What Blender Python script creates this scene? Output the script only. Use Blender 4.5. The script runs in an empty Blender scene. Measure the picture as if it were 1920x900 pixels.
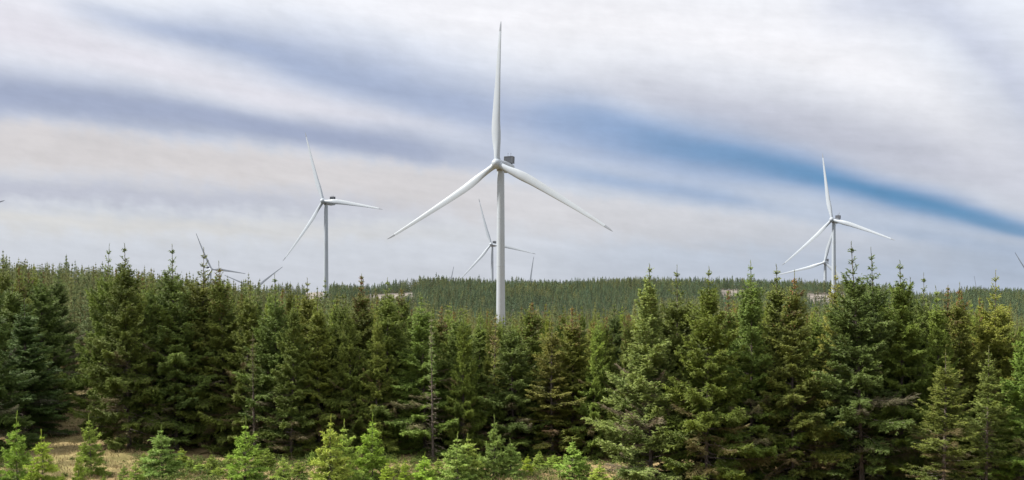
import bpy, math, random
import numpy as np

# ------------------------------------------------------------------ camera, world, sun
F, HY, EYE = 1900.0, 545.0, 12.0          # focal length in photo pixels, eye level line, eye height (m)
R = math.radians
sc = bpy.context.scene
C = sc.collection

cam_data = bpy.data.cameras.new('camera')
cam = bpy.data.objects.new('camera', cam_data)
C.objects.link(cam)
cam.location = (0, 0, EYE)
cam.rotation_euler = (R(90), 0, 0)
cam_data.sensor_width = 36
cam_data.lens = 36 * F / 1920
cam_data.shift_y = (HY - 450) / 1920
cam_data.clip_start = 0.5
cam_data.clip_end = 20000
sc.camera = cam

SUN = np.array([-0.68, 0.02, 0.74]); SUN /= np.linalg.norm(SUN)
SUN_EL = math.asin(SUN[2]); SUN_AZ = math.atan2(SUN[0], SUN[1])
sun_data = bpy.data.lights.new('sun', 'SUN')
sun_data.energy = 5.0
sun_data.angle = R(6.0)
sun_data.color = (1.0, 0.955, 0.88)
sun = bpy.data.objects.new('sun', sun_data)
C.objects.link(sun)
sun.rotation_euler = (math.acos(SUN[2]), 0, math.atan2(SUN[1], SUN[0]) + math.pi / 2)

sc.view_settings.view_transform = 'Standard'
sc.view_settings.look = 'None'
sc.view_settings.exposure = 1.0
sc.view_settings.gamma = 1.0
sc.render.engine = 'CYCLES'
try:
    sc.cycles.max_bounces = 6
    sc.cycles.diffuse_bounces = 3
    sc.cycles.transmission_bounces = 3
    sc.cycles.volume_bounces = 1
except Exception:
    pass


def lin(c):
    return tuple(((v / 255) / 12.92 if v / 255 <= 0.04045 else ((v / 255 + 0.055) / 1.055) ** 2.4) for v in c)


class Net:
    """Small helper that builds node trees from expressions."""
    def __init__(self, tree):
        self.t = tree

    def node(self, kind, **kw):
        n = self.t.nodes.new(kind)
        for k, v in kw.items():
            setattr(n, k, v)
        return n

    def put(self, sock, v):
        if isinstance(v, Val):
            self.t.links.new(v.s, sock)
        elif isinstance(v, bpy.types.NodeSocket):
            self.t.links.new(v, sock)
        elif isinstance(v, (tuple, list)) and len(v) == 3 and len(sock.default_value) == 4:
            sock.default_value = (*v, 1)
        else:
            sock.default_value = v

    def math(self, op, a, b=None, c=None, clamp=False):
        n = self.node('ShaderNodeMath', operation=op, use_clamp=clamp)
        self.put(n.inputs[0], a)
        if b is not None: self.put(n.inputs[1], b)
        if c is not None: self.put(n.inputs[2], c)
        return Val(self, n.outputs[0])

    def mix(self, fac, a, b, blend='MIX'):
        n = self.node('ShaderNodeMix', data_type='RGBA', blend_type=blend)
        n.clamp_factor = True
        self.put(n.inputs[0], fac); self.put(n.inputs[6], a); self.put(n.inputs[7], b)
        return n.outputs[2]

    def vec(self, x, y, z):
        n = self.node('ShaderNodeCombineXYZ')
        for i, v in enumerate((x, y, z)): self.put(n.inputs[i], v)
        return n.outputs[0]

    def noise(self, v, scale=1.0, detail=3.0, rough=0.5, out=0):
        n = self.node('ShaderNodeTexNoise')
        if v is not None: self.put(n.inputs['Vector'], v)
        n.inputs['Scale'].default_value = scale
        n.inputs['Detail'].default_value = detail
        n.inputs['Roughness'].default_value = rough
        o = n.outputs[out]
        return Val(self, o) if out == 0 else o

    def curve(self, u01, pts):
        n = self.node('ShaderNodeFloatCurve')
        cm = n.mapping; c = cm.curves[0]
        pts = sorted(pts)
        c.points[0].location = pts[0]; c.points[1].location = pts[-1]
        for p in pts[1:-1]: c.points.new(*p)
        for p in c.points: p.handle_type = 'AUTO_CLAMPED'
        cm.update()
        self.put(n.inputs['Value'], u01)
        return Val(self, n.outputs[0])

    def smooth(self, v, lo, hi):
        n = self.node('ShaderNodeMapRange', interpolation_type='SMOOTHSTEP')
        self.put(n.inputs[0], v); n.inputs[1].default_value = lo; n.inputs[2].default_value = hi
        return Val(self, n.outputs[0])


class Val:
    def __init__(self, net, s): self.n, self.s = net, s
    def __add__(self, o): return self.n.math('ADD', self, o)
    __radd__ = __add__
    def __mul__(self, o): return self.n.math('MULTIPLY', self, o)
    __rmul__ = __mul__
    def __sub__(self, o): return self.n.math('SUBTRACT', self, o)
    def __rsub__(self, o): return self.n.math('SUBTRACT', o, self)
    def __truediv__(self, o): return self.n.math('DIVIDE', self, o)


# ---- sky: clear Nishita sky under a thin, streaky cloud deck laid out by compass bearing and elevation
world = bpy.data.worlds.new('World'); sc.world = world; world.use_nodes = True
wt = world.node_tree; wt.nodes.clear()
W = Net(wt)
tc = W.node('ShaderNodeTexCoord')
sep = W.node('ShaderNodeSeparateXYZ'); wt.links.new(tc.outputs['Generated'], sep.inputs[0])
dx, dy, dz = (Val(W, sep.outputs[i]) for i in range(3))
az = W.math('ARCTAN2', dx, dy)
el = W.math('ARCSINE', dz)
u = az * F + 960.0
w0 = HY - el * F
SLANT = 0.13
n_warp = W.noise(W.vec(u / 420.0, (w0 - u * SLANT) / 90.0, 0.0), 1.0, 3.0, 0.5)
n_puff = W.noise(W.vec(u / 34.0, (w0 - u * 0.08) / 40.0, 3.7), 1.0, 2.0, 0.5)
n_puff2 = W.noise(W.vec(u / 70.0, (w0 - u * 0.10) / 26.0, 1.2), 1.0, 3.0, 0.55)
n_fibre = W.noise(W.vec((u + w0) / 330.0, (w0 - u * SLANT) / 22.0, 9.1), 1.0, 4.0, 0.6)
w = w0 + (n_warp - 0.5) * 44.0
wp = w + (n_puff - 0.5) * 34.0 + (n_puff2 - 0.5) * 24.0
U0, U1 = -700.0, 2600.0
u01 = (u - U0) / (U1 - U0)
W0, W1 = -500.0, 700.0


def ang(px, py):
    a = math.atan((px - 960) / F)
    return 960 + F * a, HY - F * math.atan((HY - py) / F * math.cos(a))


def band(col, pts, colour, puff=False, pw=2.0):
    """pts: (bearing, elevation line, half width up, half width down, strength), as read off the photo's pixels."""
    A = [(ang(p[0], p[1]), p) for p in pts]
    un = lambda q: (q - U0) / (U1 - U0)
    cl = W.curve(u01, [(un(a[0]), (a[1] - W0) / (W1 - W0)) for a, p in A]) * (W1 - W0) + W0
    hu = W.curve(u01, [(un(a[0]), p[2] / 200) for a, p in A]) * 200.0
    hd = W.curve(u01, [(un(a[0]), p[3] / 200) for a, p in A]) * 200.0
    st = W.curve(u01, [(un(a[0]), p[4]) for a, p in A])
    d = (wp if puff else w) - cl
    up = W.math('MAXIMUM', 0.0 - d, 0.0) / hu
    dn = W.math('MAXIMUM', d, 0.0) / hd
    r = up + dn
    g = W.math('EXPONENT', W.math('POWER', r, pw) * -1.0)
    return W.mix(g * st, col, colour)


ramp = W.node('ShaderNodeValToRGB')
wt.links.new(((w0 + 1500.0) / 2100.0).s, ramp.inputs[0])
cr = ramp.color_ramp
stops = [(-1500, 2.0), (-550, 1.25), (-120, (222, 224, 232)), (0, (212, 215, 227)), (140, (190, 195, 212)), (260, (186, 190, 206)),
         (330, (205, 203, 208)), (400, (200, 202, 209)), (455, (191, 200, 215)), (500, (196, 207, 223)), (550, (204, 212, 226)), (600, (205, 210, 220))]
for i, (p, c) in enumerate(stops):
    e = cr.elements[i] if i < 2 else cr.elements.new(0.5)
    e.position = (p + 1500) / 2100; e.color = (*(lin(c) if isinstance(c, tuple) else (c * .97, c * .99, c * 1.03)), 1)
cr.interpolation = 'EASE'
col = ramp.outputs[0]
# pinkish grey deck, upper right
col = band(col, [(900, 160, 40, 40, 0), (1150, 165, 50, 40, .5), (1400, 225, 70, 60, .8), (1700, 285, 90, 70, .85), (1920, 330, 110, 60, .8), (2300, 400, 110, 60, .4)], lin((187, 189, 203)))
# white crest of the deck
col = band(col, [(-300, -60, 60, 70, .5), (300, -70, 60, 60, .5), (640, -10, 80, 55, .6), (900, 30, 90, 60, .9), (1250, 50, 90, 75, .95), (1500, 95, 110, 70, .95), (1700, 155, 80, 75, .75), (1850, 260, 60, 70, .35), (2000, 340, 60, 60, .1)], lin((250, 249, 252)))
col = band(col, [(1500, 20, 30, 30, 0), (1700, 10, 50, 40, .6), (1830, 90, 70, 40, .65), (1940, 200, 90, 40, .6), (2100, 300, 90, 40, .3)], lin((197, 203, 222)))
# blue grey veil between the two white streaks
col = band(col, [(60, -10, 30, 30, 0), (220, 35, 28, 30, .6), (420, 80, 46, 42, .9), (600, 130, 62, 52, .95), (800, 185, 76, 60, .95), (980, 225, 70, 70, .9), (1120, 250, 54, 66, .8), (1300, 300, 40, 60, .5), (1500, 350, 40, 40, 0)], lin((166, 179, 207)))
# white streak, upper left
col = band(col, [(-500, 60, 60, 50, .5), (-150, 45, 70, 55, .8), (0, 55, 80, 50, .95), (150, 88, 45, 38, .9), (305, 124, 32, 32, .8), (490, 172, 28, 30, .75), (650, 212, 25, 26, .6), (800, 240, 22, 22, .3), (950, 270, 20, 20, 0)], lin((231, 228, 235)))
# lavender band
col = band(col, [(-500, 150, 50, 60, .5), (0, 172, 42, 52, .92), (180, 190, 42, 48, .92), (370, 216, 36, 44, .92), (550, 249, 34, 34, .95), (730, 274, 32, 30, .9), (850, 294, 28, 26, .6), (960, 305, 26, 24, .3), (1080, 320, 20, 20, 0)], lin((157, 167, 194)), pw=2.6)
# blue gaps
col = band(col, [(950, 312, 14, 16, 0), (1060, 322, 20, 20, .55), (1180, 343, 20, 20, .75), (1320, 368, 20, 18, .75), (1430, 388, 16, 16, .45), (1560, 408, 20, 16, .3), (1700, 432, 20, 18, .5), (1850, 462, 22, 22, .6), (2000, 485, 22, 22, .5), (2300, 500, 22, 22, .1)], lin((150, 173, 207)))
col = band(col, [(960, 214, 36, 40, 0), (1080, 222, 44, 56, .7), (1180, 246, 44, 56, .9), (1300, 278, 50, 58, .95), (1420, 304, 46, 52, .95), (1560, 337, 38, 42, .95), (1700, 372, 29, 30, .95), (1800, 398, 24, 24, .95), (1920, 426, 17, 16, .95), (2100, 457, 20, 20, .8), (2400, 500, 20, 20, .4)], lin((140, 166, 204)), pw=2.2)
col = band(col, [(1150, 250, 24, 24, 0), (1280, 275, 22, 26, .35), (1420, 304, 20, 24, .55), (1560, 338, 18, 20, .75), (1700, 375, 14, 16, .88), (1800, 400, 13, 13, .92), (1920, 428, 12, 11, .92), (2100, 459, 14, 14, .8), (2400, 500, 16, 16, .3)], lin((76, 136, 182)), pw=2.2)
# blue grey air low on the right
col = band(col, [(950, 490, 50, 80, 0), (1150, 480, 60, 90, .35), (1450, 478, 60, 90, .6), (1750, 490, 60, 90, .85), (1920, 500, 60, 90, .9), (2400, 510, 60, 90, .6)], lin((170, 184, 205)))
# cream bank with a puffy upper edge, grey band and second cream streak below it
col = band(col, [(-700, 260, 36, 60, .6), (0, 268, 38, 56, .9), (240, 286, 38, 50, .9), (400, 304, 34, 50, .9), (550, 322, 34, 54, .85), (750, 338, 32, 60, .8), (920, 360, 30, 60, .65), (1100, 392, 28, 50, .5), (1350, 425, 28, 40, .35), (1600, 450, 24, 40, .2), (1900, 490, 20, 30, 0)], lin((216, 210, 209)), puff=True, pw=3.5)
col = band(col, [(-600, 350, 24, 20, .5), (0, 362, 24, 20, .8), (180, 358, 24, 22, .75), (420, 376, 24, 24, .65), (600, 392, 24, 22, .5), (760, 398, 22, 22, .2), (900, 400, 20, 20, 0)], lin((184, 186, 201)), puff=True)
col = band(col, [(-700, 400, 20, 24, .6), (0, 409, 20, 26, .9), (300, 426, 22, 22, .85), (560, 434, 22, 20, .7), (800, 436, 22, 20, .4), (1000, 440, 20, 20, 0)], lin((215, 214, 213)), puff=True)
# fibre and puff texture in the cloud itself
n_rip = W.noise(W.vec((u - w0 * 0.4) / 26.0, (w0 - u * 0.10) / 15.0, 5.5), 1.0, 3.0, 0.6)
n_broad = W.noise(W.vec((u + w0) / 210.0, (w0 - u * SLANT) / 48.0, 2.1), 1.0, 4.0, 0.6)
lum = (n_fibre - 0.5) * 0.13 + (n_puff2 - 0.5) * 0.10 + (n_puff - 0.5) * 0.09 + (n_rip - 0.5) * 0.10 + (n_broad - 0.5) * 0.20 + 1.0
col = W.mix(1.0, col, W.vec(lum, lum, lum), 'MULTIPLY')
sky = W.node('ShaderNodeTexSky', sky_type='NISHITA', sun_disc=False, sun_elevation=SUN_EL, sun_rotation=SUN_AZ)
scaled = W.mix(1.0, col, (4.85, 4.85, 4.88), 'MULTIPLY')
final = W.mix(0.96, sky.outputs[0], scaled)
bg = W.node('ShaderNodeBackground'); bg.inputs[1].default_value = 0.1
wt.links.new(final, bg.inputs[0])
wo = W.node('ShaderNodeOutputWorld'); wt.links.new(bg.outputs[0], wo.inputs[0])

# ------------------------------------------------------------------ helpers
rng = np.random.default_rng(7)


def tag(o, label=None, cat=None, group=None, kind=None):
    if label: o['label'] = label
    if cat: o['category'] = cat
    if group: o['group'] = group
    if kind: o['kind'] = kind
    return o


def empty(name, loc, rz=0.0):
    o = bpy.data.objects.new(name, None)
    o.location = loc; o.rotation_euler = (0, 0, rz); o.empty_display_size = 0.5
    C.objects.link(o)
    return o


def add(name, mesh, parent=None, loc=(0, 0, 0), link=True):
    o = bpy.data.objects.new(name, mesh)
    o.location = loc
    if parent: o.parent = parent
    if link: C.objects.link(o)
    return o


def mesh_np(name, verts, faces, mat, smooth=False, tone=None):
    """verts (N,3), faces (M,k) with one k for all faces."""
    me = bpy.data.meshes.new(name)
    verts = np.asarray(verts, np.float32); faces = np.asarray(faces, np.int32)
    k = faces.shape[1]
    me.vertices.add(len(verts)); me.vertices.foreach_set('co', verts.ravel())
    me.loops.add(faces.size); me.loops.foreach_set('vertex_index', faces.ravel())
    me.polygons.add(len(faces))
    me.polygons.foreach_set('loop_start', np.arange(0, faces.size, k, dtype=np.int32))
    me.polygons.foreach_set('use_smooth', np.full(len(faces), smooth, bool))
    me.update(calc_edges=True)
    me.validate()
    if tone is not None:
        a = me.attributes.new('tone', 'FLOAT_COLOR', 'POINT')
        t4 = np.ones((len(verts), 4), np.float32); t4[:, :3] = tone
        a.data.foreach_set('color', t4.ravel())
    me.materials.append(mat)
    return me


class MB:
    """Collects quads/tris of one part."""
    def __init__(s): s.v, s.f, s.n = [], [], 0

    def addvf(s, v, f):
        s.v += [tuple(p) for p in v]; s.f += [tuple(i + s.n for i in q) for q in f]; s.n += len(v)

    def loft(s, rings, cap=True):
        m = len(rings[0]); v = [p for r in rings for p in r]; f = []
        for i in range(len(rings) - 1):
            for j in range(m):
                f.append((i * m + j, i * m + (j + 1) % m, (i + 1) * m + (j + 1) % m, (i + 1) * m + j))
        if cap:
            f.append(tuple(range(m))[::-1]); f.append(tuple(range((len(rings) - 1) * m, len(rings) * m)))
        s.addvf(v, f)

    def box(s, a, b):
        x0, y0, z0 = a; x1, y1, z1 = b
        s.loft([[(x0, y0, z0), (x1, y0, z0), (x1, y1, z0), (x0, y1, z0)], [(x0, y0, z1), (x1, y0, z1), (x1, y1, z1), (x0, y1, z1)]])

    def mesh(s, name, mat, smooth=True, angle=40):
        me = bpy.data.meshes.new(name); me.from_pydata(s.v, [], s.f); me.update()
        for p in me.polygons: p.use_smooth = smooth
        if smooth:
            try: me.set_sharp_from_angle(angle=R(angle))
            except Exception: pass
        me.materials.append(mat)
        return me


def new_mat(name):
    m = bpy.data.materials.new(name); m.use_nodes = True
    m.node_tree.nodes.clear()
    return m, Net(m.node_tree)


def principled(N, colour, rough=0.5, spec=0.3, normal=None):
    b = N.node('ShaderNodeBsdfPrincipled')
    N.put(b.inputs['Base Color'], colour); N.put(b.inputs['Roughness'], rough)
    b.inputs['Specular IOR Level'].default_value = spec
    if normal is not None: N.put(b.inputs['Normal'], normal)
    return b


def output(N, sh):
    o = N.node('ShaderNodeOutputMaterial'); N.t.links.new(sh, o.inputs[0])


# ------------------------------------------------------------------ materials
def foliage_material(name, dark, mid, fresh, brown, transl=0.22, vary=0.24):
    m, N = new_mat(name)
    at = N.node('ShaderNodeAttribute', attribute_name='tone')
    sp = N.node('ShaderNodeSeparateColor'); N.t.links.new(at.outputs['Color'], sp.inputs[0])
    oi = N.node('ShaderNodeObjectInfo')
    r0 = Val(N, oi.outputs['Random'])
    r1 = N.math('FRACT', r0 * 17.31)
    c = N.mix(sp.outputs[0], dark, mid)
    c = N.mix(sp.outputs[1], c, fresh)  # new growth colour, which also carries the painted sunlight of upper limbs
    c = N.mix(sp.outputs[2], c, brown)
    # every tree has its own shade of green
    k = r0 * (2 * vary) + (1 - vary)
    c = N.mix(1.0, c, N.vec(k * ((r1 - 0.5) * 0.18 + 1.03), k, k * (1.05 - r1 * 0.2)), 'MULTIPLY')
    c = N.mix(1.0, c, oi.outputs['Color'], 'MULTIPLY')
    b = principled(N, c, 0.6, 0.22)
    t = N.node('ShaderNodeBsdfTranslucent'); N.t.links.new(c, t.inputs[0])
    mx = N.node('ShaderNodeMixShader'); mx.inputs[0].default_value = transl
    N.t.links.new(b.outputs[0], mx.inputs[1]); N.t.links.new(t.outputs[0], mx.inputs[2])
    output(N, mx.outputs[0])
    return m


FOL = foliage_material('spruce_needles', (0.080, 0.118, 0.030), (0.188, 0.238, 0.054), (0.300, 0.350, 0.075), (0.165, 0.125, 0.085), 0.45)
FOLM = foliage_material('slope_spruce_needles', (0.095, 0.128, 0.050), (0.215, 0.255, 0.095), (0.30, 0.33, 0.11), (0.23, 0.155, 0.08), 0.42, 0.25)
FOLY = foliage_material('young_spruce_needles', (0.14, 0.20, 0.040), (0.33, 0.41, 0.085), (0.52, 0.58, 0.17), (0.16, 0.11, 0.05), 0.4, 0.12)
FOLF = foliage_material('hazed_far_spruce_needles', (0.042, 0.076, 0.048), (0.110, 0.164, 0.090), (0.19, 0.25, 0.09), (0.20, 0.155, 0.09), 0.4, 0.35)  # slight blue of distance haze painted into the needle colours
FOLG = foliage_material('far_olive_spruce_needles', (0.054, 0.086, 0.040), (0.135, 0.175, 0.074), (0.28, 0.29, 0.10), (0.22, 0.16, 0.09), 0.4, 0.3)


def bark_material():
    m, N = new_mat('spruce_bark')
    g = N.node('ShaderNodeTexCoord')
    mp = N.node('ShaderNodeMapping'); mp.inputs['Scale'].default_value = (14, 14, 4)
    N.t.links.new(g.outputs['Object'], mp.inputs[0])
    n = N.noise(mp.outputs[0], 1.0, 4.0, 0.6)
    oi = N.node('ShaderNodeObjectInfo')
    c = N.mix(N.smooth(n, 0.35, 0.65), (0.055, 0.042, 0.034), (0.155, 0.130, 0.110))
    c = N.mix(1.0, c, oi.outputs['Color'], 'MULTIPLY')
    bp = N.node('ShaderNodeBump'); bp.inputs['Strength'].default_value = 0.5; bp.inputs['Distance'].default_value = 0.02
    N.t.links.new(n.s, bp.inputs['Height'])
    output(N, principled(N, c, 0.85, 0.15, bp.outputs[0]).outputs[0])
    return m


BARK = bark_material()


def cone_material():
    m, N = new_mat('spruce_cone_scales')
    g = N.node('ShaderNodeTexCoord')
    n = N.noise(g.outputs['Object'], 6.0, 2.0, 0.5)
    c = N.mix(N.smooth(n, 0.35, 0.65), (0.165, 0.070, 0.030), (0.27, 0.135, 0.06))
    output(N, principled(N, c, 0.7, 0.2).outputs[0])
    return m


CONE = cone_material()


def paint_material(name, base, rough, dirt):
    m, N = new_mat(name)
    g = N.node('ShaderNodeTexCoord')
    mp = N.node('ShaderNodeMapping'); mp.inputs['Scale'].default_value = (0.9, 0.9, 0.12)
    N.t.links.new(g.outputs['Object'], mp.inputs[0])
    n = N.noise(mp.outputs[0], 1.0, 5.0, 0.65)
    n2 = N.noise(g.outputs['Object'], 0.25, 3.0, 0.5)
    c = N.mix(N.smooth(n, 0.5, 0.8) * 0.35, base, dirt)
    c = N.mix(N.smooth(n2, 0.45, 0.8) * 0.2, c, dirt)
    output(N, principled(N, c, N.smooth(n, 0.2, 0.9) * 0.2 + rough, 0.4).outputs[0])
    return m


WHITE = paint_material('white_turbine_paint', (0.275, 0.305, 0.34), 0.38, (0.22, 0.225, 0.22))
TIPGREY = paint_material('grey_blade_tip_paint', (0.16, 0.175, 0.20), 0.4, (0.08, 0.08, 0.08))
COOLER = paint_material('dark_cooler_metal', (0.075, 0.082, 0.095), 0.45, (0.12, 0.11, 0.10))
GRIME = paint_material('grey_seal_metal', (0.22, 0.21, 0.20), 0.5, (0.12, 0.10, 0.08))


def ground_material():
    m, N = new_mat('moor_grass')
    g = N.node('ShaderNodeTexCoord')
    P = g.outputs['Object']
    big = N.noise(P, 0.035, 4.0, 0.55)
    mid = N.noise(P, 0.55, 5.0, 0.6)
    fine = N.noise(P, 5.0, 4.0, 0.65)
    c = N.mix(N.smooth(mid, 0.3, 0.7), (0.110, 0.083, 0.036), (0.29, 0.215, 0.105))
    c = N.mix(N.smooth(big, 0.50, 0.64) * 0.5, c, (0.095, 0.105, 0.030))
    c = N.mix(N.smooth(fine, 0.45, 0.75) * 0.5, c, (0.27, 0.20, 0.105))
    c = N.mix(N.smooth(mid, 0.62, 0.8) * 0.55, c, (0.115, 0.125, 0.025))
    # open heather moor beyond the plantation
    sp = N.node('ShaderNodeSeparateXYZ'); N.t.links.new(P, sp.inputs[0])
    far = N.smooth(Val(N, sp.outputs[1]), 350.0, 500.0)
    h = N.noise(P, 0.06, 5.0, 0.65)
    moor = N.mix(N.smooth(h, 0.38, 0.62), (0.090, 0.078, 0.070), (0.185, 0.165, 0.142))
    c = N.mix(far, c, moor)
    bp = N.node('ShaderNodeBump'); bp.inputs['Strength'].default_value = 0.7; bp.inputs['Distance'].default_value = 0.12
    N.t.links.new((mid * 0.6 + fine * 0.4).s, bp.inputs['Height'])
    output(N, principled(N, c, 0.9, 0.1, bp.outputs[0]).outputs[0])
    return m


GROUND = ground_material()

# ------------------------------------------------------------------ terrain


def sstep(x, a, b):
    t = np.clip((np.asarray(x, float) - a) / (b - a), 0, 1)
    return t * t * (3 - 2 * t)


LEFT_U = [-1500, -200, 0, 160, 300, 480, 560, 640, 720]
LEFT_Z = [11.0, 10.0, 9.0, 7.7, 6.0, 3.4, 1.4, -0.6, -2.0]
CREST_U = [-1200, 300, 430, 500, 600, 650, 700, 770, 800, 1200, 1420, 1600, 1680, 1713, 1750, 1783, 1823, 1920, 2300, 4000]
CREST_Z = [4.0, 6.0, 7.0, 8.5, 10.0, 7.0, 7.5, 9.5, 12.8, 13.4, 12.6, 10.5, 6.0, 0.0, -2.5, 0.0, 4.0, 2.5, 3.0, 3.0]


def terrain(x, y):
    x = np.asarray(x, float); y = np.asarray(y, float)
    uu = 960 + F * x / np.maximum(y, 55.0)
    gl = np.interp(uu, LEFT_U, LEFT_Z)
    cz = np.interp(uu, CREST_U, CREST_Z)
    z = gl * sstep(y, 85, 245)
    z = z + (-16 - z) * sstep(y, 265, 400)
    hill = np.clip((y - 430) / 570.0, 0, 1)
    z = z + (cz + 16) * hill ** 0.92 * (y > 430)
    z = z + (-95 - z) * sstep(y, 1090, 1550)
    z = z + 0.25 * np.sin(x * 0.31 + 1.3) * np.sin(y * 0.23) * sstep(y, 20, 60)
    z = z + 0.8 * np.sin(x * 0.043 + 0.4) * np.sin(y * 0.037 + 2) * sstep(y, 420, 600)
    z = z + 0.16 * np.sin(x * 2.2 + np.sin(y * 1.3)) * np.sin(y * 1.9 + x * .4) * sstep(y, 50, 58) * (1 - sstep(y, 105, 115))
    # small bank where the ride leaves the clearing
    z = z + 0.9 * np.exp(-(((x + 42) / 5.0) ** 2 + ((y - 101) / 7.0) ** 2))
    return z


rows = np.concatenate([[-60, -20, 10, 30, 45], np.arange(54, 112, 0.8), np.geomspace(113, 2150, 150)])
ts = np.concatenate([np.linspace(-3.2, -0.85, 24)[:-1], np.linspace(-0.85, 0.85, 261), np.linspace(0.85, 3.2, 24)[1:]])
gx = ts[None, :] * np.maximum(np.abs(rows), 55)[:, None]
gx = np.clip(gx, -1900, 1900)
gy = np.repeat(rows[:, None], len(ts), 1)
gz = terrain(gx, gy)
gv = np.stack([gx, gy, gz], -1).reshape(-1, 3)
nr, nc = gx.shape
ii = (np.arange(nr - 1)[:, None] * nc + np.arange(nc - 1)[None, :]).ravel()
gf = np.stack([ii, ii + 1, ii + nc + 1, ii + nc], 1)
ground = add('ground', mesh_np('ground', gv, gf, GROUND, True))
tag(ground, kind='structure')


def at(px, D):
    """World x on the bearing of a photo column, at distance D."""
    return (px - 960) / F * D


# ------------------------------------------------------------------ spruce generator (numpy)
def spikes(b, d, l, r):
    """Needle-clad shoots: slim three-sided tapering solids."""
    n = len(b)
    up = np.where(np.abs(d[:, 2:3]) > 0.9, np.array([[1.0, 0, 0]]), np.array([[0, 0, 1.0]]))
    a = np.cross(d, up); a /= np.linalg.norm(a, axis=1, keepdims=True) + 1e-9
    c = np.cross(d, a)
    v = np.empty((n, 4, 3))
    for k in range(3):
        t = 2 * math.pi * k / 3 + 0.5
        v[:, k] = b + d * (l * 0.12)[:, None] + (a * math.cos(t) + c * math.sin(t)) * r[:, None]
    v[:, 3] = b + d * l[:, None]
    i = np.arange(n) * 4
    f = np.stack([np.stack([i, i + 1, i + 3], 1), np.stack([i + 1, i + 2, i + 3], 1), np.stack([i + 2, i, i + 3], 1)], 1).reshape(-1, 3)
    return v.reshape(-1, 3), f


def unit(v): return v / (np.linalg.norm(v, axis=-1, keepdims=True) + 1e-9)


def tube(path, rad, m=6):
    """A tapering trunk along a path."""
    rings = []
    for p, r in zip(path, rad):
        t = np.arange(m) * 2 * math.pi / m
        rings.append(np.stack([p[0] + r * np.cos(t), p[1] + r * np.sin(t), np.full(m, p[2])], 1))
    v = np.concatenate(rings); f = []
    for i in range(len(rings) - 1):
        for j in range(m):
            f.append((i * m + j, i * m + (j + 1) % m, (i + 1) * m + (j + 1) % m))
            f.append((i * m + j, (i + 1) * m + (j + 1) % m, (i + 1) * m + j))
    return v, np.array(f)


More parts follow.
